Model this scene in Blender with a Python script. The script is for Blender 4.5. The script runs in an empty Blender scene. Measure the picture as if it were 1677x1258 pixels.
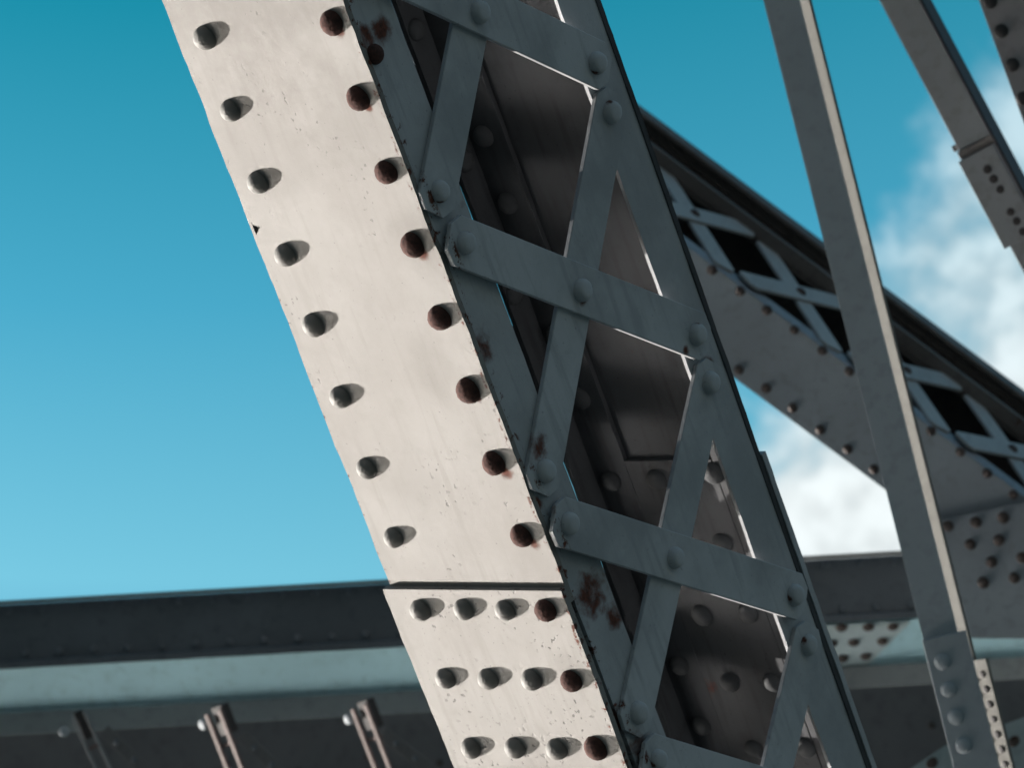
import bpy, bmesh, math, random
from mathutils import Vector, Matrix
random.seed(7)
S = bpy.context.scene
C = S.collection

# ------------------------------------------------------------------ camera
F = 6000.0                       # focal length in pixels of the 1677 px wide photograph
UP = Vector((-.20, .62, -.76)).normalized()      # world up seen from the camera
fw = Vector((0, 0, -1))
EY = (fw - UP * fw.dot(UP)).normalized()
EX = EY.cross(UP)
CW = Matrix((EX, EY, UP))        # camera axes -> world axes
CAM_POS = Vector((0, 0, 1.6))
def cw(v): return CW @ Vector(v)
cd = bpy.data.cameras.new('camera'); cam = bpy.data.objects.new('camera', cd); C.objects.link(cam)
cam.matrix_world = Matrix.Translation(CAM_POS) @ CW.to_4x4()
cd.sensor_width = 36; cd.lens = 36 * F / 1677
cd.clip_start = .1; cd.clip_end = 6000
cd.dof.use_dof = True; cd.dof.focus_distance = 5.72; cd.dof.aperture_fstop = 7.8
S.camera = cam

# frame of the main column, solved from its rivets and lacing (camera axes)
CP = Vector((.75434, .02974, .65581))    # across the sunlit side plate, towards the laced face
CC = Vector((.56709, .47376, -.67377))   # across the laced face
CA = Vector((.33073, -.88015, -.34051))  # down the column
T0 = Vector((-.0983, .1549, -5.7909))

# ------------------------------------------------------------------ sun, sky
E_ = math.radians(19.5)
s_cam = (-.97 * math.cos(E_)) * CP + (-math.sin(E_)) * CC + (.244 * math.cos(E_)) * CA
SUN = cw(s_cam).normalized()
sl = bpy.data.lights.new('sun', 'SUN'); so = bpy.data.objects.new('sun', sl); C.objects.link(so)
sl.energy = 5; sl.angle = math.radians(.5); sl.color = (1, .93, .86)
so.rotation_euler = SUN.to_track_quat('Z', 'Y').to_euler()
so.location = (0, 0, 30)
elev = math.asin(SUN.z); az = math.atan2(SUN.x, SUN.y)

w = bpy.data.worlds.new('World'); S.world = w; w.use_nodes = True
N = w.node_tree.nodes; Lk = w.node_tree.links; N.clear()
def wn(t, **k):
    n = N.new(t)
    for a, b in k.items(): setattr(n, a, b)
    return n
def wmath(op, a, b=None, c=None):
    n = N.new('ShaderNodeMath'); n.operation = op
    for i, v in enumerate((a, b, c)):
        if v is None: continue
        if isinstance(v, (int, float)): n.inputs[i].default_value = v
        else: Lk.new(v, n.inputs[i])
    return n.outputs[0]
def ray(px, py): return cw(Vector(((px - 838.5) / F, -(py - 629) / F, -1))).normalized()
tc = wn('ShaderNodeTexCoord')
sky = wn('ShaderNodeTexSky', sky_type='NISHITA', sun_disc=False)
sky.sun_elevation = elev; sky.sun_rotation = az; sky.air_density = 1.2; sky.dust_density = .5; sky.ozone_density = 2.5
def wdot(vec):
    n = N.new('ShaderNodeVectorMath'); n.operation = 'DOT_PRODUCT'; Lk.new(tc.outputs['Generated'], n.inputs[0]); n.inputs[1].default_value = vec; return n.outputs['Value']
def wramp(fac, stops):
    r = N.new('ShaderNodeValToRGB'); Lk.new(fac, r.inputs[0]); r.color_ramp.interpolation = 'EASE' if len(stops) == 2 else 'LINEAR'
    while len(r.color_ramp.elements) < len(stops): r.color_ramp.elements.new(.5)
    for e, (p, c) in zip(r.color_ramp.elements, stops): e.position = p; e.color = (*c, 1)
    return r.outputs[0]
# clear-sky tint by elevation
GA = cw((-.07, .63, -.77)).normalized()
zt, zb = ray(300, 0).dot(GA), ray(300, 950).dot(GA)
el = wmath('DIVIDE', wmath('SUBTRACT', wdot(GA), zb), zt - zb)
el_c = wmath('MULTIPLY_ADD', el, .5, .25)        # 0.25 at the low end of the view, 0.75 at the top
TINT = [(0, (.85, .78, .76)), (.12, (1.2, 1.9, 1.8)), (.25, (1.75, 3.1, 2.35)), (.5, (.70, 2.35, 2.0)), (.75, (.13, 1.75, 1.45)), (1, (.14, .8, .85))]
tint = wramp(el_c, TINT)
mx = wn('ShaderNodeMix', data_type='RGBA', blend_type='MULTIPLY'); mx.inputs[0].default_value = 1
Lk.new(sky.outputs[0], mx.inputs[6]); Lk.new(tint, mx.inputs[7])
# clouds: a bank bounded by a great circle of directions, broken up by noise
c1, c2_ = ray(1570, 150), ray(1225, 690)
pl = c1.cross(c2_).normalized()
if pl.dot(ray(1677, 700)) < 0: pl = -pl
side = wdot(pl)
nz = wn('ShaderNodeTexNoise'); nz.inputs['Scale'].default_value = 30; nz.inputs['Detail'].default_value = 10; nz.inputs['Roughness'].default_value = .58; nz.inputs['Distortion'].default_value = .1
Lk.new(tc.outputs['Generated'], nz.inputs['Vector'])
nz2 = wn('ShaderNodeTexNoise'); nz2.inputs['Scale'].default_value = 95; nz2.inputs['Detail'].default_value = 6; Lk.new(tc.outputs['Generated'], nz2.inputs['Vector'])
v = wmath('MULTIPLY_ADD', side, 60, 0.22)
v = wmath('MINIMUM', v, 1.25)
v = wmath('ADD', v, wmath('MULTIPLY', wmath('SUBTRACT', nz.outputs[0], .5), 3.0))
v = wmath('ADD', v, wmath('MULTIPLY', wmath('SUBTRACT', nz2.outputs[0], .5), 1.5))
v = wmath('ADD', v, wmath('MULTIPLY', wmath('SUBTRACT', .62, el), .75))
# the bank ends about fifteen degrees from its middle
near = wn('ShaderNodeMapRange', interpolation_type='SMOOTHSTEP'); Lk.new(wdot(ray(1750, 900)), near.inputs[0]); near.inputs[1].default_value = math.cos(math.radians(16)); near.inputs[2].default_value = math.cos(math.radians(10))
cm = wn('ShaderNodeMapRange', interpolation_type='SMOOTHSTEP'); Lk.new(v, cm.inputs[0]); cm.inputs[1].default_value = .0; cm.inputs[2].default_value = 1.75
ccol = wramp(el_c, [(.27, (6.7, 7.25, 7.35)), (.46, (4.6, 5.9, 6.4)), (.72, (2.9, 4.6, 5.5))])
shade = wn('ShaderNodeMapRange', interpolation_type='SMOOTHSTEP'); Lk.new(wmath('MULTIPLY_ADD', nz2.outputs[0], .5, wmath('MULTIPLY', nz.outputs[0], .5)), shade.inputs[0])
shade.inputs[1].default_value = .38; shade.inputs[2].default_value = .6; shade.inputs[3].default_value = .80; shade.inputs[4].default_value = 1.05
cs = N.new('ShaderNodeVectorMath'); cs.operation = 'SCALE'; Lk.new(ccol, cs.inputs[0]); Lk.new(shade.outputs[0], cs.inputs['Scale']); ccol = cs.outputs[0]
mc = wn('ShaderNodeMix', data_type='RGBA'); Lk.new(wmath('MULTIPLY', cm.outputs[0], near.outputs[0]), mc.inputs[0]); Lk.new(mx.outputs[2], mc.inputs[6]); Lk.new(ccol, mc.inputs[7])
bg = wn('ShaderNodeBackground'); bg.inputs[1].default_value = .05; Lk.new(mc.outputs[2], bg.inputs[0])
wo = wn('ShaderNodeOutputWorld'); Lk.new(bg.outputs[0], wo.inputs[0])
S.view_settings.view_transform = 'Standard'; S.view_settings.look = 'None'; S.view_settings.exposure = 1.4; S.view_settings.gamma = 1
S.render.engine = 'CYCLES'; S.cycles.max_bounces = 6; S.cycles.blur_glossy = 0

# ------------------------------------------------------------------ materials
def paint(name, base, dark=None, rust=.0, spots=(), bump=.25, scale=1.0, rough=.68, speck=.5, edge=None, streak=True, rustcol=((.12, .042, .028), (.045, .02, .015)), pits=0, grime=(), mott=.5, chip=(.55, .62)):
    """weathered bridge paint; rust = share of surface, spots = [(x,y,z,r)] rust blooms in object coordinates"""
    m = bpy.data.materials.new(name); m.use_nodes = True
    nt = m.node_tree; n = nt.nodes; l = nt.links; b = n['Principled BSDF']; b.inputs['Specular IOR Level'].default_value = .35
    tcn = n.new('ShaderNodeTexCoord'); co = tcn.outputs['Object']
    def noise(sc, det=6, r=.55, vec=None, dist=0):
        k = n.new('ShaderNodeTexNoise'); k.inputs['Scale'].default_value = sc * scale; k.inputs['Detail'].default_value = det
        k.inputs['Roughness'].default_value = r; k.inputs['Distortion'].default_value = dist; l.new(vec or co, k.inputs['Vector']); return k.outputs[0]
    def mr(val, a, bb, c=0, d=1):
        k = n.new('ShaderNodeMapRange'); k.interpolation_type = 'SMOOTHSTEP'; l.new(val, k.inputs[0])
        for i, q in zip((1, 2, 3, 4), (a, bb, c, d)): k.inputs[i].default_value = q
        return k.outputs[0]
    def mt(op, a, bb):
        k = n.new('ShaderNodeMath'); k.operation = op
        for i, q in enumerate((a, bb)):
            if isinstance(q, (int, float)): k.inputs[i].default_value = q
            else: l.new(q, k.inputs[i])
        return k.outputs[0]
    def mix(f, a, bb):
        k = n.new('ShaderNodeMix'); k.data_type = 'RGBA'
        if isinstance(f, (int, float)): k.inputs[0].default_value = f
        else: l.new(f, k.inputs[0])
        for i, q in ((6, a), (7, bb)):
            if isinstance(q, tuple): k.inputs[i].default_value = (*q, 1)
            else: l.new(q, k.inputs[i])
        return k.outputs[2]
    dark = dark or tuple(x * .72 for x in base)
    big = noise(3.2, 5, .6)
    col = mix(mr(big, .38, .68), base, tuple(x * (1 - mott) + y * mott for x, y in zip(base, dark)))
    mid = noise(22, 6, .65, dist=.4)
    col = mix(mt('MULTIPLY', mr(mid, .5, .8), .55), col, dark)
    if streak:                                     # brush and run marks along the member
        mp = n.new('ShaderNodeMapping'); mp.inputs['Scale'].default_value = (60, 60, 5); mp.inputs['Rotation'].default_value = (.4, .1, .5); l.new(co, mp.inputs[0])
        st = noise(1, 4, .5, mp.outputs[0])
        col = mix(mt('MULTIPLY', mr(st, .5, .72), .6), col, dark)
    for (x, y, z, r, k) in grime:                  # old soot and algae film, soft and broken
        d = n.new('ShaderNodeVectorMath'); d.operation = 'DISTANCE'; l.new(co, d.inputs[0]); d.inputs[1].default_value = (x, y, z)
        g = mt('ADD', d.outputs['Value'], mt('MULTIPLY', mt('SUBTRACT', noise(9, 7, .65), .5), r * 1.4))
        col = mix(mt('MULTIPLY', mr(g, r, r * .25), k), col, (base[0] * .5, base[1] * .475, base[2] * .45))
    if speck:
        sp = noise(150, 3, .5)
        col = mix(mt('MULTIPLY', mr(sp, .68, .73), speck), col, tuple(x * .3 for x in base))
    pit = None
    if pits:                                       # paint pits and scabs gathered in drifts
        pit = mt('MULTIPLY', mr(noise(95, 2, .4), .63, .68), mr(noise(6, 3, .6), .62 - pits * .2, .75 - pits * .2))
        col = mix(mt('MULTIPLY', pit, .75), col, tuple(x * .22 for x in base))
    # rust
    rn = noise(30, 7, .62)
    oi = n.new('ShaderNodeObjectInfo')
    fac = mr(mt('ADD', noise(7, 6, .6), mt('MULTIPLY', rn, .35)), 1.0 - rust * .6, 1.08 - rust * .6) if rust else None
    tot = fac
    for (x, y, z, r) in spots:
        d = n.new('ShaderNodeVectorMath'); d.operation = 'DISTANCE'; l.new(co, d.inputs[0]); d.inputs[1].default_value = (x, y, z)
        g = mt('ADD', d.outputs['Value'], mt('MULTIPLY', mt('SUBTRACT', rn, .5), r * 2.2))
        f2 = mt('MULTIPLY', mr(g, r * 1.05, r * .3), mr(mid, .25, .55, .35, 1))
        tot = f2 if tot is None else mt('MAXIMUM', tot, f2)
    if edge:                                       # chipped paint along edges: (axis, value, width)
        sx = n.new('ShaderNodeSeparateXYZ'); l.new(co, sx.inputs[0])
        for (ax, val, wd) in edge:
            d = mt('ABSOLUTE', mt('SUBTRACT', sx.outputs[ax], val), 0)
            en = noise(55, 6, .7)
            f3 = mt('MULTIPLY', mr(d, wd, wd * .3), mr(en, *chip))
            tot = f3 if tot is None else mt('MAXIMUM', tot, f3)
    if tot is not None:
        rc = mix(mr(noise(120, 5, .7), .35, .7), *rustcol)
        col = mix(tot, col, rc)
        l.new(mt('ADD', mt('MULTIPLY', tot, .35), rough), b.inputs['Roughness'])
    else: b.inputs['Roughness'].default_value = rough
    l.new(col, b.inputs['Base Color'])
    if bump:
        h = mt('ADD', mt('MULTIPLY', noise(300, 4, .6), .5), mt('ADD', mt('MULTIPLY', noise(70, 6, .6), .8), mt('MULTIPLY', noise(9, 3, .5), 2.0)))
        if pit is not None: h = mt('SUBTRACT', h, mt('MULTIPLY', pit, 1.2))
        if tot is not None: h = mt('ADD', h, mt('MULTIPLY', mt('MULTIPLY', tot, rn), .8))
        bp_ = n.new('ShaderNodeBump'); bp_.inputs['Strength'].default_value = bump; bp_.inputs['Distance'].default_value = .0012
        l.new(h, bp_.inputs['Height']); l.new(bp_.outputs[0], b.inputs['Normal'])
    return m

PB = (.205, .2, .191)
HB = 1.6                                            # station of the column's root, metres down its axis
def cl(p, c, a): return Vector((p, c, HB - a))      # box coordinates -> root-local
seamL, seamR = .553, .624
M = {}
M['web'] = paint('column plate paint', PB, (.165, .157, .147), bump=.55, speck=.6, pits=.45, mott=.9, grime=[(-.2, 0, HB + .62, .34, .75), (-.06, 0, HB + .30, .14, .45), (-.3, 0, HB + .28, .16, .35), (-.02, 0, HB + .08, .10, .5), (-.1, 0, HB - .15, .08, .3), (-.25, 0, HB - .35, .12, .2)],
                 edge=[(0, .0, .009), (0, -.384, .004)], spots=[(-.387, .0, HB - .005, .008)] + [(-.030, 0, HB - a_ - .016, r_) for a_, r_ in ((-.46, .013), (-.332, .010), (-.077, .014), (.186, .010), (.319, .016), (.455, .014))])
spots = [(.0, .055, HB - .60, .05), (.0, .03, HB - .93, .05), (0, .03, HB - .88, .03), (.0, .055, HB + .42, .03), (.0, .02, HB - .36, .025), (0, .02, HB - .12, .03),
         (.0, .02, HB + .42, .03), (.01, .09, HB + .10, .014), (.0, .52, HB - .42, .02), (.0, .09, HB - .66, .03), (0, .01, HB - .4, .02), (0, .01, HB - .82, .03), (-.3, .56, HB - .95, .05), (-.14, .55, HB - .60, .012)]
M['splice'] = paint('splice plate paint', PB, (.165, .157, .147), bump=.65, speck=.7, pits=.75, mott=.7, grime=[(-.04, 0, HB - .70, .05, .4), (-.2, 0, HB - .95, .10, .3)], edge=[(0, .0, .010), (0, -.402, .005)])
M['angle'] = paint('column angle paint', (.37, .385, .405), (.25, .265, .28), rust=.1, spots=spots, bump=.6, speck=.4, mott=.9, chip=(.545, .63), edge=[(1, .016, .012)])
M['lace'] = paint('lacing bar paint', (.40, .415, .435), (.25, .265, .28), rust=.12, mott=1, chip=(.5, .58), edge=[(1, .022, .010)], spots=[(0, .05, HB - .32, .03), (.005, .02, HB - .41, .02), (.0166, .262, HB - .158, .014), (.0166, .46, HB - .36, .012), (0, .02, HB - .87, .025)], bump=.5, speck=.4)
M['inner'] = paint('shade-dark inner web paint', (.066, .070, .076), (.040, .041, .044), rust=.18, spots=[(-.135, .55, HB - .60, .018), (-.30, .55, HB - 1.1, .03)], bump=.6, speck=.6)  # column paint darkened, the shade inside the box put into its colour
M['innershade'] = paint('shade-dark inner paint', (.062, .066, .072), (.035, .037, .04), rust=.2, bump=.6, speck=.4)  # darker copy of the column paint, interior shade painted in
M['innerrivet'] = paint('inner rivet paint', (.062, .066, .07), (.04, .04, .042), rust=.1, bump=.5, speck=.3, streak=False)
M['rivet'] = paint('rivet paint', (.17, .168, .16), (.11, .10, .095), rust=.3, bump=.5, speck=.2, streak=False)
M['rustrivet'] = paint('rusty rivet', (.16, .10, .085), (.07, .04, .035), rust=.95, bump=.9, speck=.3, streak=False, rustcol=((.075, .034, .028), (.035, .02, .018)))
M['shaderivet'] = paint('lacing rivet paint', (.36, .375, .39), (.25, .26, .27), rust=.42, bump=.5, speck=.3, streak=False)
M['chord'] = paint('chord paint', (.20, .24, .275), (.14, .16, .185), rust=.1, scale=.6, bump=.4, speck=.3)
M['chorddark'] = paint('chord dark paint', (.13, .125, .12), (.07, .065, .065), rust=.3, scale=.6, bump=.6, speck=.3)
M['chordlace'] = paint('chord lacing paint', (.29, .315, .325), (.21, .225, .23), scale=.6, bump=.3, speck=.3)
M['hanger'] = paint('hanger paint', (.30, .34, .37), (.22, .25, .27), scale=.6, bump=.3, speck=.3)
M['hangerlit'] = paint('hanger flange paint', (.15, .15, .138), (.105, .105, .095), scale=.6, bump=.3, speck=.3)
M['brace'] = paint('brace paint', (.19, .21, .225), (.14, .15, .155), scale=.6, bump=.3, speck=.3)
M['beamweb'] = paint('beam web paint', (.115, .14, .165), (.07, .085, .10), rust=.14, scale=.5, bump=.5, speck=.4)
M['beamflange'] = paint('beam flange paint', (.37, .60, .67), (.26, .42, .47), scale=.5, bump=.3, speck=.2)
M['beamgrey'] = paint('beam lower flange paint', (.30, .33, .34), (.2, .22, .23), scale=.5, bump=.3, speck=.2)
M['soffit'] = paint('soffit paint', (.125, .13, .14), (.075, .078, .085), rust=.2, scale=.4, bump=.4, speck=.4)
M['post'] = paint('post paint', (.30, .275, .28), (.2, .18, .18), rust=.15, scale=.6, bump=.4, speck=.3)
M['flatbrace'] = paint('flat brace paint', (.12, .125, .13), (.08, .085, .09), bump=.4, speck=.2)
M['gusset'] = paint('gusset paint', (.34, .43, .455), (.24, .30, .32), scale=.5, bump=.3, speck=.2)
M['nearblack'] = paint('near-black steel', (.03, .028, .03), (.02, .02, .02), bump=.4, speck=.2)
M['strut'] = paint('strut paint', (.15, .11, .105), (.08, .055, .05), rust=.25, scale=1, bump=.4, speck=.3)
M['darkrivet'] = paint('dark rivet paint', (.055, .043, .04), (.03, .023, .02), rust=.5, bump=.5, speck=.2, streak=False, rustcol=((.06, .032, .026), (.03, .018, .016)))

for k_ in ('inner', 'innershade', 'innerrivet'):      # matt inside, no sheen over the shade-dark colour
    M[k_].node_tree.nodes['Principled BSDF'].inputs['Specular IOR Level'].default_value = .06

# ------------------------------------------------------------------ helpers
def tag(o, label=None, cat=None, group=None, kind=None):
    if label: o['label'] = label
    if cat: o['category'] = cat
    if group: o['group'] = group
    if kind: o['kind'] = kind
    return o
def build(name, bm, mat, parent=None, smooth=False, label=None):
    bmesh.ops.recalc_face_normals(bm, faces=bm.faces)
    me = bpy.data.meshes.new(name); bm.to_mesh(me); bm.free()
    if smooth: me.polygons.foreach_set('use_smooth', [True] * len(me.polygons))
    me.materials.append(mat)
    o = bpy.data.objects.new(name, me); C.objects.link(o)
    if parent: o.parent = parent
    if label: o['label'] = label
    return o
def hexa(bm, pts, bevel=.0):
    """pts: 8 corners, first 4 one face loop, last 4 the matching opposite loop"""
    vs = [bm.verts.new(p) for p in pts]
    fs = [bm.faces.new([vs[i] for i in f]) for f in ((0, 1, 2, 3), (7, 6, 5, 4), (0, 4, 5, 1), (1, 5, 6, 2), (2, 6, 7, 3), (3, 7, 4, 0))]
    if bevel:
        es = {e for f in fs for e in f.edges}
        bmesh.ops.bevel(bm, geom=list(es), offset=bevel, segments=2, affect='EDGES', profile=.6)
def cube(bm, a, b, bevel=.0):
    x0, y0, z0 = a; x1, y1, z1 = b
    hexa(bm, [(x0, y0, z0), (x1, y0, z0), (x1, y1, z0), (x0, y1, z0), (x0, y0, z1), (x1, y0, z1), (x1, y1, z1), (x0, y1, z1)], bevel)
def wavy_box(bm, quad, nrm, th, step=.02, jit=.0006, bevel=.0015, nick=None):
    """plate from quad corners (A,B,C,D): long edges A-B and D-C subdivided and jittered like worn rolled edges"""
    A, B, Cc, D = [Vector(q) for q in quad]; nrm = Vector(nrm)
    n = max(2, int((B - A).length / step))
    cr = (D - A).normalized()
    def edge(P, Q, sgn):
        out = []; j = 0
        for i in range(n + 1):
            j = j * .6 + random.gauss(0, jit) * .8
            q = P.lerp(Q, i / n) + cr * (j if 0 < i < n else 0)
            out.append(q)
        return out
    e1 = edge(A, B, 1); e2 = edge(D, Cc, -1)
    top = [[bm.verts.new(p) for p in e] for e in (e1, e2)]
    bot = [[bm.verts.new(p - nrm * th) for p in e] for e in (e1, e2)]
    for i in range(n):
        bm.faces.new((top[0][i], top[0][i + 1], top[1][i + 1], top[1][i]))
        bm.faces.new((bot[0][i], bot[1][i], bot[1][i + 1], bot[0][i + 1]))
        bm.faces.new((top[0][i], bot[0][i], bot[0][i + 1], top[0][i + 1]))
        bm.faces.new((top[1][i], top[1][i + 1], bot[1][i + 1], bot[1][i]))
    bm.faces.new((top[0][0], top[1][0], bot[1][0], bot[0][0])); bm.faces.new((top[0][n], bot[0][n], bot[1][n], top[1][n]))
def bar_mesh(bm, P, Q, u_n, width, th, lift=0, lift_w=.19, ext=.037, cham=.020, n=28):
    """flat bar with chamfered ends from rivet P to rivet Q lying on the plane with normal u_n; lift = set over a crossing bar"""
    P, Q, u_n = Vector(P), Vector(Q), Vector(u_n).normalized()
    d = (Q - P); Ln = d.length; d.normalize(); s = u_n.cross(d).normalized(); hw = width / 2
    ts = sorted(set([-ext, -ext + cham] + [Ln * i / n for i in range(n + 1)] + [Ln + ext - cham, Ln + ext]))
    rows = []
    for t in ts:
        h = hw
        if t <= -ext + 1e-6 or t >= Ln + ext - 1e-6: h = hw - cham
        lf = 0
        if lift:
            q = abs(t - Ln / 2) / lift_w; lf = lift * (1 if q < .55 else (0.5 + .5 * math.cos(math.pi * min(1, (q - .55) / .6))))
        c = P + d * t + u_n * lf
        e = .0012
        rows.append([bm.verts.new(c + s * a + u_n * b) for a, b in ((-h, 0), (-h, th - e), (-h + e, th), (h - e, th), (h, th - e), (h, 0))])
    for r0, r1 in zip(rows, rows[1:]):
        for i in range(6): bm.faces.new((r0[i], r0[(i + 1) % 6], r1[(i + 1) % 6], r1[i]))
    bm.faces.new(rows[0]); bm.faces.new(rows[-1][::-1])
def dome(r, h, prof='button', seg=28, wob=0.0):
    """rivet head standing on z=0, sunk slightly into the plate"""
    P = {'button': [(1, -.2), (1.0, .0), (.985, .20), (.93, .39), (.83, .57), (.69, .735), (.5, .87), (.26, .966)],
         'flat': [(1, -.2), (1.0, .0), (.97, .35), (.9, .6), (.8, .8), (.66, .93), (.45, .98), (.2, 1.0)]}[prof]
    bm = bmesh.new(); ph = random.random() * 6
    rings = []
    for k, (a, b) in enumerate(P):
        ring = []
        for i in range(seg):
            t = 2 * math.pi * i / seg
            w_ = 1 + wob * (math.sin(2 * t + ph) * .5 + math.sin(3 * t + 2 * ph) * .35 + random.gauss(0, .25))
            ring.append(bm.verts.new((r * a * w_ * math.cos(t), r * a * w_ * math.sin(t), h * b * (1 + random.gauss(0, wob * .4)))))
        rings.append(ring)
    tp = bm.verts.new((0, 0, h))
    for r0, r1 in zip(rings, rings[1:]):
        for i in range(seg): bm.faces.new((r0[i], r0[(i + 1) % seg], r1[(i + 1) % seg], r1[i]))
    for i in range(seg): bm.faces.new((rings[-1][i], rings[-1][(i + 1) % seg], tp))
    bm.faces.new(rings[0][::-1])
    return bm
RV = {}
def rivet_proto(kind, r, h, mat, prof='button', wob=.02, nvar=4):
    out = []
    for i in range(nvar):
        bm = dome(r, h, prof, wob=wob); bmesh.ops.recalc_face_normals(bm, faces=bm.faces)
        me = bpy.data.meshes.new('rivet'); bm.to_mesh(me); bm.free(); me.polygons.foreach_set('use_smooth', [True] * len(me.polygons)); me.materials.append(mat); out.append(me)
    RV[kind] = out
rivet_proto('side', .0195, .0196, M['rivet'], wob=.045, nvar=12)
rivet_proto('rusty', .0212, .0196, M['rustrivet'], wob=.055, nvar=10)
rivet_proto('lace', .0195, .0135, M['shaderivet'], 'flat', wob=.02)
rivet_proto('inner', .0205, .0150, M['innerrivet'], wob=.03)
rivet_proto('far', .0150, .0110, M['darkrivet'], wob=.03)
rivet_proto('flatdark', .0150, .0045, M['nearblack'], wob=.03)
rivet_proto('girder', .0140, .0080, M['beamweb'], wob=.03)
rivet_proto('farlight', .0160, .0055, M['hanger'], wob=.03)
def rivet(kind, parent, pos, nrm, label=None, tilt=.09, scale=1):
    scale *= random.uniform(.94, 1.05)
    o = bpy.data.objects.new('rivet', random.choice(RV[kind])); C.objects.link(o); o.parent = parent
    q = Vector(nrm).to_track_quat('Z', 'Y').to_matrix().to_4x4()
    o.matrix_local = Matrix.Translation(Vector(pos)) @ q @ Matrix.Rotation(random.random() * 6.28, 4, 'Z') @ Matrix.Rotation(random.uniform(-tilt, tilt), 4, 'X') @ Matrix.Diagonal((scale, scale, scale, 1))
    if label: o['label'] = label
    return o
class Frame:
    """member frame: x along, y across, z out of its main face; built from camera-axis vectors at a point on a sight line"""
    def __init__(s, px, py, depth, x, n):
        s.x = Vector(x).normalized(); n = Vector(n); s.z = (n - s.x * n.dot(s.x)).normalized(); s.y = s.z.cross(s.x)
        s.o = Vector(((px - 838.5) / F * depth, -(py - 629) / F * depth, -depth))
    def at(s, px, py, off=0, axis='z'):
        d = Vector(((px - 838.5) / F, -(py - 629) / F, -1)); nn = getattr(s, axis)
        k = (s.o.dot(nn) + off) / d.dot(nn); q = d * k - s.o
        return Vector((q.dot(s.x), q.dot(s.y), q.dot(s.z)))
    def root(s, name, label, cat, group=None):
        e = bpy.data.objects.new(name, None); C.objects.link(e)
        R = Matrix((cw(s.x), cw(s.y), cw(s.z))).transposed().to_4x4()
        e.matrix_world = Matrix.Translation(CAM_POS + cw(s.o)) @ R
        e.empty_display_size = .2
        return tag(e, label, cat, group)

# ------------------------------------------------------------------ river below
bm = bmesh.new()
vs = [bm.verts.new(p) for p in ((-3000, -3000, -5), (3000, -3000, -5), (3000, 3000, -5), (-3000, 3000, -5))]; bm.faces.new(vs)
wm = bpy.data.materials.new('river water'); wm.use_nodes = True
wb_ = wm.node_tree.nodes['Principled BSDF']; wb_.inputs['Base Color'].default_value = (.035, .05, .05, 1); wb_.inputs['Roughness'].default_value = .34; wb_.inputs['IOR'].default_value = 1.33
nz_ = wm.node_tree.nodes.new('ShaderNodeTexNoise'); nz_.inputs['Scale'].default_value = .6; nz_.inputs['Detail'].default_value = 6
bu_ = wm.node_tree.nodes.new('ShaderNodeBump'); bu_.inputs['Strength'].default_value = .25; bu_.inputs['Distance'].default_value = .2
tc_ = wm.node_tree.nodes.new('ShaderNodeTexCoord'); wm.node_tree.links.new(tc_.outputs['Object'], nz_.inputs['Vector'])
wm.node_tree.links.new(nz_.outputs[0], bu_.inputs['Height']); wm.node_tree.links.new(bu_.outputs[0], wb_.inputs['Normal'])
tag(build('river_water', bm, wm), kind='structure')

# ------------------------------------------------------------------ main laced column
col = bpy.data.objects.new('laced_steel_column', None); C.objects.link(col)
RC = Matrix((cw(CP), cw(CC), cw(-CA))).transposed().to_4x4()
col.matrix_world = Matrix.Translation(CAM_POS + cw(T0 + CA * HB)) @ RC
tag(col, 'big riveted box column with a sunlit cream side plate and a shaded face of crossed lacing bars', 'column')
Wp, Cw, TH, LEG = .383, .572, .011, .090
A0, A1 = -2.2, 3.2
def colbp(px, py, axis, val):
    d = Vector(((px - 838.5) / F, -(py - 629) / F, -1)); nn = (CP, CC, CA)[axis]
    k = (T0.dot(nn) + val) / d.dot(nn); q = d * k - T0
    return q.dot(CP), q.dot(CC), q.dot(CA)
def Wa(a): return .383 + .022 * max(-.6, min(1.0, a)) + (-.004 if a < seamL else 0)
# side plates
bm = bmesh.new()
wavy_box(bm, [cl(.002, 0, A0), cl(.002, 0, seamL + .03), cl(-Wa(.5) + .003, 0, seamL + .03), cl(-Wa(-.6) + .004, 0, A0)], (0, -1, 0), TH, jit=.0010)
build('side_plate', bm, M['web'], col, label='sunlit cream side plate with two rows of rivets')
bm = bmesh.new()
wavy_box(bm, [cl(.003, -.0125, seamL), cl(.003, -.0125, A1), cl(-.402, -.0125, A1), cl(-.394, -.0125, seamL)], (0, -1, 0), .0120, jit=.0011)
build('splice_plate', bm, M['splice'], col, label='thicker sunlit splice plate with rows of four rivets')
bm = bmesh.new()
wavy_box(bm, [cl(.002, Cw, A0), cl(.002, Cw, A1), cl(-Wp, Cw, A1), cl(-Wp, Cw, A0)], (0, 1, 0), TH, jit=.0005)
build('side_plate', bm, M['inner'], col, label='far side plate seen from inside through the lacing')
bm = bmesh.new()
wavy_box(bm, [cl(.004, Cw + .0125, seamR), cl(.004, Cw + .0125, A1), cl(-Wp, Cw + .0125, A1), cl(-Wp, Cw + .0125, seamR)], (0, 1, 0), .0122, jit=.0007)
build('splice_plate', bm, M['angle'], col, label='outer splice plate along the right edge')
bm = bmesh.new()
cube(bm, cl(-.291, Cw - TH - .0105, A1), cl(-.092, Cw - TH - .0003, .62), .002)
build('splice_plate', bm, M['inner'], col, label='inner splice plate on the far side plate')
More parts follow.
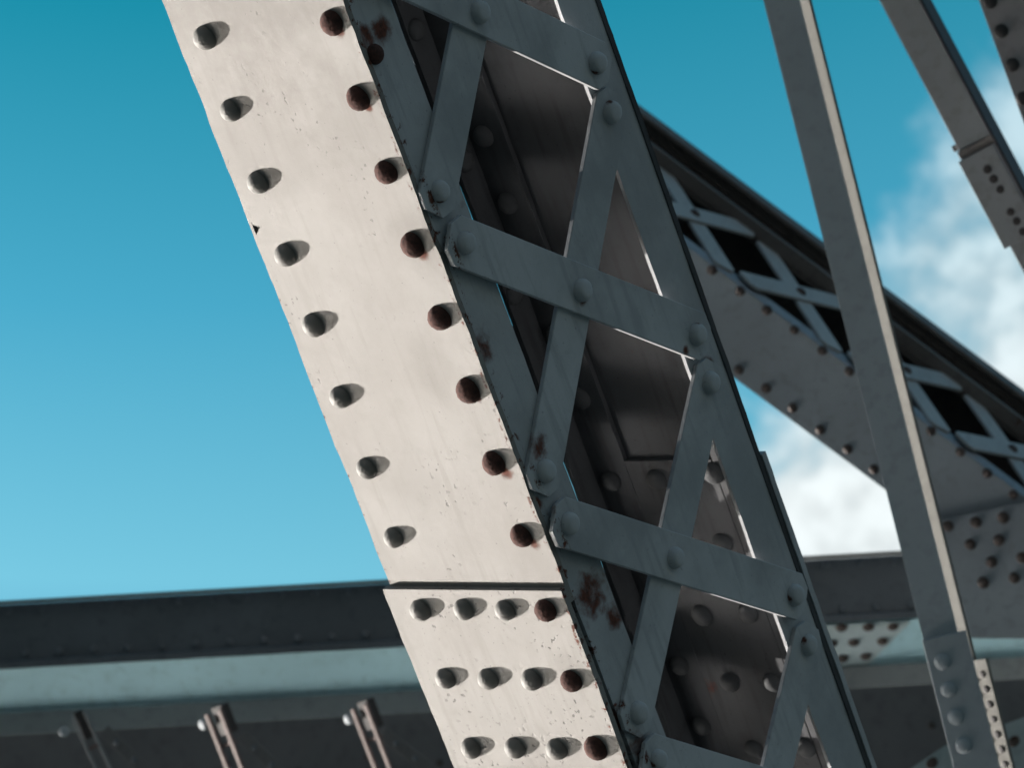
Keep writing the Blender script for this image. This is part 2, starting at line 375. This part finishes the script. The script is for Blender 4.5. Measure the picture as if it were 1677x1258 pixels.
# torn paint flake on the outer edge
fx = colbp(421, 374, 1, 0)
bm = bmesh.new()
bs = [cl(fx[0] + u, .0002, fx[2] + v_) for u, v_ in ((-.008, -.008), (.002, -.003), (.001, .003), (-.008, .012))]
vb = [bm.verts.new(q_) for q_ in bs]; vt = bm.verts.new(cl(fx[0] - .003, -.0045, fx[2] + .001))
for i in range(4): bm.faces.new((vb[i], vb[(i + 1) % 4], vt))
bm.faces.new(vb[::-1])
build('rust_flake', bm, M['nearblack'], col)
# corner angles
def angle(pface, cface, sp, sc, jit, mat=M['angle'], label=None, leg=LEG, th=.0105):
    """L with one leg in the laced plane at pface (outward sp) and one leg on the web at cface (towards sc)"""
    bm = bmesh.new()
    c0 = cface; c1 = cface + sc * leg
    wavy_box(bm, [cl(pface, c0, A0), cl(pface, c0, A1), cl(pface, c1, A1), cl(pface, c1, A0)], (sp, 0, 0), th, jit=jit)
    if sp > 0:                                     # the leg inside the box takes the shade-darkened inner paint
        build('corner_angle', bm, mat, col, label=label); bm = bmesh.new(); mat = M['inner']
    p0 = pface - sp * .0108; p1 = pface - sp * LEG
    wavy_box(bm, [cl(p0, c0 + sc * .0105, A0), cl(p0, c0 + sc * .0105, A1), cl(p1, c0 + sc * .0105, A1), cl(p1, c0 + sc * .0105, A0)], (0, sc, 0), .0103, jit=jit)
    build('web_leg' if sp > 0 else 'corner_angle', bm, mat, col, label=None if sp > 0 else label)
angle(0, TH + .0004, 1, 1, .0005, label='front left corner angle with rust stains')
angle(0, Cw - TH - .0004, 1, -1, .0005, th=.0065)
angle(-Wp + .004, TH + .0004, -1, 1, .0005)
angle(-Wp + .004, Cw - TH - .0004, -1, -1, .0005, M['innershade'], leg=.064)
bm = bmesh.new(); cube(bm, cl(-Wp - .042, .402, .62), cl(-Wp - .034, .500, A0), .001); cube(bm, cl(-Wp - .042, .437, A1), cl(-Wp - .034, .500, .62), .001); build('sun_block_strip', bm, M['innershade'], col)  # unseen strip added behind the column to keep sun off the inner web
# lacing
def npt(px, py): r = colbp(px, py, 0, .012); return r[1], r[2]
Ls = {k: npt(*v) for k, v in {'B0': (722, 313), 'A1': (758, 398), 'B1': (895, 772), 'A2': (928, 858), 'B2': (1047, 1168), 'A3': (1073, 1245)}.items()}
Rs = {k: npt(*v) for k, v in {'A0': (973, 103), 'B1': (1003, 183), 'A1': (1137, 548), 'B2': (1165, 627), 'A2': (1297, 975), 'B3': (1325, 1057)}.items()}
P_ = .508
bars = []                                  # (kind, left (c,a), right (c,a))
bars.append(('A', (.048, -.051 - P_), Rs['A0'])); bars.append(('B', Ls['B0'], (.494, -.072 - P_)))
bars.append(('A', Ls['A1'], Rs['A1'])); bars.append(('B', Ls['B1'], Rs['B1']))
bars.append(('A', Ls['A2'], Rs['A2'])); bars.append(('B', Ls['B2'], Rs['B2']))
bars.append(('A', Ls['A3'], (.515, .915 + .44))); bars.append(('B', (.047, .915 + .42), Rs['B3']))
for k in (-2, -3): bars.append(('A', (.048, -.051 + P_ * k), (.494, .35 + P_ * k))); bars.append(('B', (.046, .361 + P_ * k), (.494, -.072 + P_ * k)))
for k in (1, 2): bars.append(('A', (.048, .915 + P_ * k), (.51, 1.36 + P_ * k))); bars.append(('B', (.047, 1.335 + P_ * k), (.51, .976 + P_ * k)))
ctr = {0: (790, 18), 1: (958, 475), 2: (1110, 914)}
for i, (k, l_, r_) in enumerate(bars):
    if i >= 8 and l_[1] > 2.9: continue
    bm = bmesh.new()
    up = (1, 0, 0)
    off = .0006 if k == 'B' else .0088
    P, Q = cl(off, *l_), cl(off, *r_)
    bar_mesh(bm, P, Q, up, .083, .0080, n=4)
    build('lacing_bar', bm, M['lace'], col)
    for pt, tgt in ((P, l_), (Q, r_)):
        if k == 'A' and -.7 < tgt[1] < 1.4:
            bm = bmesh.new(); cube(bm, (.0003, pt.y - .024, pt.z - .024), (.0084, pt.y + .024, pt.z + .024), .002); build('packing_plate', bm, M['lace'], col)
        if -.55 < tgt[1] < 1.25: rivet('lace', col, pt + Vector((.0079, 0, 0)), (1, 0, 0))
for px, py in ((790, 18), (958, 475), (1110, 914)):
    q = colbp(px, py, 0, .024); o = rivet('lace', col, cl(.0166, q[1], q[2]), (1, 0, 0))
# rear lacing (same stations, seen only through the front openings)
for k in range(-3, 5):
    for kind, (la, ra) in (('A', (-.051, .35)), ('B', (.361, -.072))):
        la2, ra2 = la + P_ * k + .035, ra + P_ * k + .035
        if max(la2, ra2) > A1 - .1: continue
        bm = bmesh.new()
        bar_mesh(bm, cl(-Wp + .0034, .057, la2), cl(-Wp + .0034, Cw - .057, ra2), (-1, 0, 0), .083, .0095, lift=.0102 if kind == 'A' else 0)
        build('rear_lacing_bar', bm, M['innershade'], col)
# rivets of the sunlit plate
LR = [(337, 61), (379, 180), (424, 298), (469, 417), (515, 532), (559, 650), (602, 767), (646, 880)]
RR = [(545, 36), (588, 160), (634, 281), (677, 400), (721, 520), (768, 639), (810, 758), (855, 877)]
for px, py in LR + [(300, -58), (258, -176)]:
    q = colbp(px, py, 1, 0); rivet('side', col, cl(q[0], 0, q[2]), (0, -1, 0))
for px, py in RR + [(503, -86)]:
    q = colbp(px, py, 1, 0); rivet('rusty', col, cl(q[0], 0, q[2]), (0, -1, 0), label='rusty brown rivet')
SR = [(690, 999), (761, 998), (829, 999), (895, 999), (731, 1111), (801, 1112), (872, 1113), (937, 1115), (773, 1225), (845, 1225), (913, 1227), (977, 1225), (816, 1338), (888, 1338), (956, 1340), (1020, 1340)]
for i, (px, py) in enumerate(SR):
    q = colbp(px, py, 1, -.0125)
    if i % 4 == 3: rivet('rusty', col, cl(q[0], -.0125, q[2]), (0, -1, 0), label='rusty brown rivet')
    else: rivet('side', col, cl(q[0], -.0125, q[2]), (0, -1, 0))
# rivets inside
for px, py in [(1075, 785), (1183, 890), (1150, 1008), (1225, 1005), (1195, 1118), (1265, 1118), (1235, 1228), (1320, 1225), (1168, 775)]:
    q = colbp(px, py, 1, Cw - .022); rivet('inner', col, cl(q[0], Cw - TH - .0105, q[2]), (0, -1, 0))
for a in (-.16, -.03, .10, .23, .36, .49, .66, .79, .92, 1.05, 1.18):
    rivet('inner', col, cl(-.335, Cw - TH - .0108, a), (0, -1, 0))
for a in (-.25, .0, .26, .5, .76, 1.02):
    rivet('inner', col, cl(-Wp + .0145, Cw - .055, a), (1, 0, 0))
# a rusted rivet on the corner angle near the top
q = colbp(613, 88, 0, 0); rivet('rusty', col, cl(0, q[1], q[2]), (1, 0, 0), label='rusted rivet on the corner angle', scale=.8)

# ------------------------------------------------------------------ diagonal chord behind
fr = Frame(1255, 500, 9.5, (.803, -.596, 0), (-.596 * .3, -.803 * .3, .95))
ch = fr.root('laced_chord', 'dark laced chord sloping down to the right behind the hanger, with a rusty riveted underside', 'truss chord')
def fy(px, py): return fr.at(px, py).y
ylow = fr.at(1210, 625).y
ytest = fr.at(1255, 500).y
H1 = abs(ylow); sg = 1 if ylow > 0 else -1          # sg*y runs towards the lower edge of the underside
H2 = .74
X0, X1 = -3.0, 3.0
bm = bmesh.new(); cube(bm, (X0, 0, -.012), (X1, sg * H1, 0), .002); build('bottom_plate', bm, M['chord'], ch)
bm = bmesh.new(); cube(bm, (X0, sg * .0, -.075), (X1, sg * .012, -.0125), .002); build('corner_angle', bm, M['chord'], ch)
bm = bmesh.new(); cube(bm, (X0, sg * (H1 - .012), -H2), (X1, sg * H1, -.0125), .002); build('far_plate', bm, M['chorddark'], ch)
bm = bmesh.new(); cube(bm, (X0, sg * -.004, -H2), (X1, sg * .010, -.505), .002); cube(bm, (X0, sg * -.045, -.515), (X1, sg * -.0045, -.500), .002); build('upper_angle', bm, M['chorddark'], ch)
bm = bmesh.new(); cube(bm, (X0, -sg * .055, -H2 - .014), (X1, sg * H1, -H2 - .0005), .002); cube(bm, (X0, -sg * .055, -H2), (X1, -sg * .043, -H2 + .05), .002); build('top_plate', bm, M['chorddark'], ch)
pit = .351
x00 = fr.at(1305, 487, 0, 'y').x
for k in range(-8, 8):
    xc = x00 + pit * k
    for s2 in (1, -1):
        bm = bmesh.new()
        bar_mesh(bm, Vector((xc - s2 * .13, -sg * (.0006 if s2 < 0 else .0095), -.06)), Vector((xc + s2 * .13, -sg * (.0006 if s2 < 0 else .0095), -.48)), (0, -sg, 0), .072, .008, ext=.03, cham=.014, n=3)
        build('lacing_bar', bm, M['chordlace'], ch)
    rivet('far', ch, Vector((xc, -sg * .0175, -.27)), (0, -sg, 0))
for px, py in [(1166, 442), (1212, 477), (1256, 508), (1301, 540), (1347, 574), (1391, 608), (1525, 706), (1573, 740), (1617, 775), (1660, 810), (1708, 843),
               (1210, 606), (1255, 636), (1298, 668), (1343, 704), (1388, 736), (1431, 769), (1165, 572)]:
    rivet('far', ch, fr.at(px, py), (0, 0, 1), scale=.88)
# gusset over the lower end
bm = bmesh.new()
def prism(bm, fr_, pts, z0, z1):
    lo = [bm.verts.new((*fr_.at(*p, z0).xy, z0)) for p in pts]; hi = [bm.verts.new((*fr_.at(*p, z1).xy, z1)) for p in pts]
    bm.faces.new(hi); bm.faces.new(lo[::-1])
    for i in range(len(pts)): j = (i + 1) % len(pts); bm.faces.new((lo[i], lo[j], hi[j], hi[i]))
prism(bm, fr, [(1500, 858), (1560, 848), (1720, 813), (1900, 900), (1900, 1050), (1600, 1046), (1520, 1040)], .0006, .013)
build('gusset_plate', bm, M['chord'], ch)
for px, py in [(1643, 848), (1598, 856), (1552, 862), (1589, 892), (1636, 885), (1624, 921), (1661, 947), (1674, 914), (1690, 880), (1700, 985), (1610, 955)]:
    rivet('far', ch, fr.at(px, py, .013), (0, 0, 1))

# ------------------------------------------------------------------ hanger in front of the chord
hg = Frame(1390, 560, 8.0, (.2425, -.970, 0), (-.2, -.05, .98))
h = hg.root('double_hanger', 'slim grey hanger with a sunlit cream strip, crossing in front of the laced chord', 'hanger')
a_, b_ = hg.at(1247, 0), hg.at(1305, 0)
y0 = hg.at(1390, 560).y; y1 = hg.at(1449, 560).y
sy = 1 if y1 > y0 else -1
wd = abs(y1 - y0)
bm = bmesh.new(); cube(bm, (-4.5, y0, -.012), (2.0, y0 + sy * wd, 0), .0003); build('front_flange', bm, M['hanger'], h)
# rear flange, turned so that the sun rakes over it
pl_n = Vector((-.66 * .97, -.66 * .2425, .75))
def hloc(v): return Vector((v.dot(hg.x), v.dot(hg.y), v.dot(hg.z)))
nl = hloc(pl_n).normalized(); tl = Vector((1, 0, 0)).cross(nl).normalized()
if tl.y * sy < 0: tl = -tl
def strip_part(x0, x1, name, wr, lift=0, label=None):
    base = hg.at(wr[0], wr[1], -.075); end = hg.at(wr[2], wr[3], -.075)
    o0 = Vector((0, base.y, -.075)) - tl * .05
    w2 = (end.y - base.y) / tl.y * 1.0 + .05
    bm = bmesh.new()
    th = .010
    pts = []
    for zz in (lift, lift - th):
        for xx, tt in ((x0, 0), (x1, 0), (x1, w2), (x0, w2)):
            pts.append(Vector((xx, o0.y, o0.z)) + tl * tt + nl * zz)
    hexa(bm, pts, .001)
    return build(name, bm, M['hangerlit'], h, label=label), o0, w2
xs = hg.at(1565, 1030).x
strip_part(-4.5, 2.0, 'rear_flange', (1449, 560, 1466, 560), label='sunlit strip')
# splice on the hanger's lower end
xk = hg.at(1540, 1042).x
bm = bmesh.new(); cube(bm, (xk, y0 + sy * -.002, .0005), (2.0, y0 + sy * (wd + .019), .012), .0015); build('splice_plate', bm, M['hanger'], h)
for px, py in [(1543, 1085), (1554, 1130), (1566, 1175), (1578, 1222)]:
    rivet('farlight', h, hg.at(px, py, .012), (0, 0, 1), scale=1.1)
sp_, o0, w2 = strip_part(hg.at(1600, 1085).x, 2.0, 'rear_splice_plate', (1449, 560, 1492, 560), lift=.012, label='sunlit splice plate dotted with dark rivets')
x_s = hg.at(1605, 1100).x
for i in range(9):
    for t_ in (w2 - .040, w2 - .018):
        rivet('flatdark', h, Vector((x_s + .012 + i * .034 + (0 if t_ > w2 - .03 else .012), o0.y, o0.z)) + tl * t_ + nl * .012, nl, scale=.55)
for xx in (-3.4, -1.4, 1.7):
    bm = bmesh.new(); cube(bm, (xx, y0 + sy * .02, -.13), (xx + .12, y0 + sy * .03, -.0125), .001); build('tie_plate', bm, M['hanger'], h)

# ------------------------------------------------------------------ upper right brace with splice
bf = Frame(1565, 235, 8.6, (.468, -.884, 0), (-.28, -.148, .95))
b = bf.root('box_brace', 'dark grey box brace at the upper right with a riveted splice box', 'brace')
q0 = bf.at(1563, 235).y; q1 = bf.at(1626, 245).y; sb = 1 if q1 > q0 else -1; wb = abs(bf.at(1506, 0).y - bf.at(1440, 0).y)
q0 = bf.at(1440, 0).y
bm = bmesh.new(); cube(bm, (-4.5, q0, -.115), (1.6, q0 + sb * wb, 0), .002); build('box_section', bm, M['brace'], b)
xk = bf.at(1575, 262).x; xe = bf.at(1650, 405).x
bm = bmesh.new(); cube(bm, (xk, q0 - sb * .012, -.05), (xe, q0 + sb * (wb - .004), .014), .002); build('splice_plate', bm, M['brace'], b)
bm = bmesh.new(); cube(bm, (xk - .04, q0 - sb * .014, -.06), (xk - .024, q0 + sb * .004, -.01), .002); cube(bm, (xk - .022, q0 - sb * .006, -.05), (xk - .0005, q0 + sb * (wb + .002), .004), .002); build('splice_shadow_strip', bm, M['chorddark'], b)  # dark strip painted as the shadow line above the splice, plus edge notch
bm = bmesh.new(); cube(bm, (-4.5, q0 + sb * (wb + .0005), -.118), (1.6, q0 + sb * (wb + .005), -.004), .001); build('shaded_side_plate', bm, M['nearblack'], b)  # side cover, shade on the brace's turned face put into its near-black colour
for px, py in [(1617, 277), (1627, 293), (1638, 310), (1655, 347), (1665, 362), (1675, 379)]:
    rivet('flatdark', b, bf.at(px, py, .014), (0, 0, 1), scale=.66)

# ------------------------------------------------------------------ far right member
mf = Frame(1603, 0, 8.2, (.345, -.9386, 0), (-.2, -.07, .98))
mm = mf.root('riveted_post', 'dark riveted post cut off by the top right corner', 'post')
s0 = 1 if mf.at(1700, 0).y > 0 else -1
bm = bmesh.new(); cube(bm, (-4.5, 0, -.012), (2.0, s0 * .42, 0), .0005); build('face_plate', bm, M['post'], mm)
bm = bmesh.new(); cube(bm, (-4.5, s0 * .4, -.35), (2.0, s0 * .42, -.0125), .002); build('side_plate', bm, M['chorddark'], mm)
for px, py in [(1622, 2), (1640, 50), (1658, 106), (1676, 161), (1694, 216), (1690, 20)]:
    rivet('flatdark', mm, mf.at(px, py), (0, 0, 1), scale=1.1)

# ------------------------------------------------------------------ horizontal beam across the bottom
gf = Frame(0, 985, 10.5, (.9985, .0556, 0), (0, 0, 1))
g = gf.root('deck_girder', 'long girder across the bottom with a dark riveted web above a pale blue flange', 'girder')
k_ = 10.5 / F
XA, XB = -5.0, 9.0
def band(bm, pts, th=.01):
    """extrude the (y, z) polyline along the girder, thickness backwards"""
    for (ya, za), (yb, zb) in zip(pts, pts[1:]):
        n_ = Vector((0, zb - za, -(yb - ya))).normalized()
        if n_.z < 0: n_ = -n_
        o_ = n_ * -th
        hexa(bm, [(XA, ya, za), (XB, ya, za), (XB, yb, zb), (XA, yb, zb), (XA, ya + o_.y, za + o_.z), (XB, ya + o_.y, za + o_.z), (XB, yb + o_.y, zb + o_.z), (XA, yb + o_.y, zb + o_.z)], .001)
yt = -7 * k_; yw = -100 * k_; yl = -112 * k_
bm = bmesh.new(); cube(bm, (XA, -6 * k_, -.02), (XB, 0, 0), .001); build('top_flange', bm, M['hangerlit'], g)
bm = bmesh.new(); band(bm, [(yt - .001, -.03), (yw, -.03)]); build('web', bm, M['beamweb'], g)
bm = bmesh.new(); band(bm, [(yw - .001, -.012), (yl, -.012)], .04); build('web_angle', bm, M['beamweb'], g)
Ls_ = 82 * k_ / .6
bm = bmesh.new(); band(bm, [(yl - .001, -.02), (yl - .6 * Ls_, -.02 - .8 * Ls_)]); build('sloping_plate', bm, M['beamflange'], g)
yb = yl - .6 * Ls_; zb_ = -.02 - .8 * Ls_
bm = bmesh.new(); band(bm, [(yb - .001, zb_ + .03), (yb - 36 * k_, zb_ + .03)], .03); build('lower_flange', bm, M['beamgrey'], g)
for i in range(-8, 42):
    x_ = i * .098 + .02
    rivet('girder', g, Vector((x_, yt - .018, -.03)), (0, 0, 1), scale=.9)
    rivet('girder', g, Vector((x_ + .04, yw + .018, -.03)), (0, 0, 1), scale=.9)
# gusset on the sloping plate, right of the column
sfr = Frame(1400, 1030, 10.5, (.9985, .0556, 0), (0, -.8, .6))
sfr.o = gf.o + gf.y * yl + gf.z * (-.02)           # same plane as the sloping plate
gus = bmesh.new()
prism(gus, sfr, [(1300, 1028), (1492, 1018), (1402, 1110), (1300, 1118)], .0006, .012)
def add_to(frA, frB, bm):
    """move a bmesh from frame A coordinates to frame B"""
    for v_ in bm.verts:
        c_ = frA.o + frA.x * v_.co.x + frA.y * v_.co.y + frA.z * v_.co.z - frB.o
        v_.co = (c_.dot(frB.x), c_.dot(frB.y), c_.dot(frB.z))
add_to(sfr, gf, gus); build('gusset_plate', gus, M['gusset'], g)
for px, py in [(1378, 1028), (1422, 1027), (1462, 1026), (1398, 1052), (1445, 1050), (1418, 1075), (1380, 1078), (1398, 1098), (1362, 1054)]:
    q = sfr.at(px, py, .012); c_ = sfr.o + sfr.x * q.x + sfr.y * q.y + sfr.z * q.z - gf.o
    rivet('far', g, Vector((c_.dot(gf.x), c_.dot(gf.y), c_.dot(gf.z))), (0, -.8, .6), scale=1.1)

# deck soffit under / behind the girder
sf = Frame(600, 1200, 14.0, (.9985, .0556, 0), (0, -.2, .98))
s_ = sf.root('deck_soffit', 'dark brown riveted floor plate under the girder along the bottom edge', 'floor plate')
bm = bmesh.new(); cube(bm, (-2.6, -1.6, -.012), (3.6, .25, 0), .002); build('floor_plate', bm, M['soffit'], s_)
for i in range(-9, 12):
    rivet('far', s_, Vector((i * .27, -.10 - .04 * (i % 2), 0)), (0, 0, 1), scale=.9)

# battened struts hanging under the girder
def strut(px, py, label, dirv, lit=True):
    st = Frame(px, py, 9.9, dirv, (-.62, -.24, .75) if lit else (.1, 0, 1))
    r = st.root('battened_strut', label, 'strut', 'paired angle struts under the girder')
    gap = abs(st.at(px + 24, py).y); rw_ = abs(st.at(px + 5.5, py).y) / 2
    sd = 1 if st.at(px + 40, py).y > 0 else -1
    for i in (0, 1):
        bm = bmesh.new(); yy = sd * i * gap
        cube(bm, (-.02, yy - rw_, -.010), (1.4, yy + rw_, 0), .001)
        build('angle_bar', bm, M['strut'] if lit else M['brace'], r)
    for k in range(4):
        bm = bmesh.new(); cube(bm, (.07 + k * .3, -sd * .004, -.018), (.080 + k * .3, sd * (gap + .004), -.0105), .0008); build('batten', bm, M['strut'], r)
    # dark connection cleat between the pair
    bm = bmesh.new(); cube(bm, (-.03, sd * (rw_ + .001), -.05), (.05, sd * (gap - rw_ - .001), -.02), .001); build('cleat', bm, M['nearblack'], r)
    rivet('farlight', r, Vector((.004, -sd * .036, -.01)), (0, 0, 1), scale=.9)
    return r
strut(124, 1188, 'leftmost strut under the girder, duller and greyer than the other two', (.42, -.907, 0), False)
strut(341, 1183, 'middle one of the three paired angle struts under the girder, rust pink', (.36, -.933, 0))
strut(580, 1174, 'strut of two rust pink angles under the girder, nearest to the big column', (.36, -.933, 0))
def flat(p0, p1, wpx, depth, label):
    d = Vector((p1[0] - p0[0], -(p1[1] - p0[1]), 0)).normalized()
    f_ = Frame(p0[0], p0[1], depth, d, (0, -.1, 1))
    r = f_.root('flat_brace', label, 'brace', 'flat braces under the girder')
    w_ = wpx * depth / F
    bm = bmesh.new(); cube(bm, (0, -w_ / 2, -.008), (1.3, w_ / 2, 0), .001); build('brace_bar', bm, M['flatbrace'], r)
    for xx in (.05, .12): rivet('girder', r, Vector((xx, 0, 0)), (0, 0, 1), scale=.6)
flat((170, 1196), (232, 1258), 20, 10.3, 'flat diagonal brace starting beside the duller left strut')
flat((395, 1205), (450, 1258), 20, 10.3, 'flat diagonal brace starting beside the middle strut')
flat((625, 1200), (700, 1258), 20, 10.3, 'flat diagonal brace starting behind the edge of the big column')
# triangular gusset at the bottom beside the hanger
tf = Frame(1530, 1240, 9.6, (.8, .6, 0), (0, -.6, .8))
t = tf.root('corner_gusset', 'pale triangular gusset with a rivet at the bottom edge left of the hanger', 'gusset plate')
bm = bmesh.new(); prism(bm, tf, [(1488, 1262), (1548, 1222), (1720, 1160), (1760, 1340), (1500, 1340)], -.012, 0); build('plate', bm, M['gusset'], t)
rivet('far', t, tf.at(1526, 1250), (0, 0, 1), scale=1.1)
rivet('far', t, tf.at(1660, 1215), (0, 0, 1), scale=1.1)
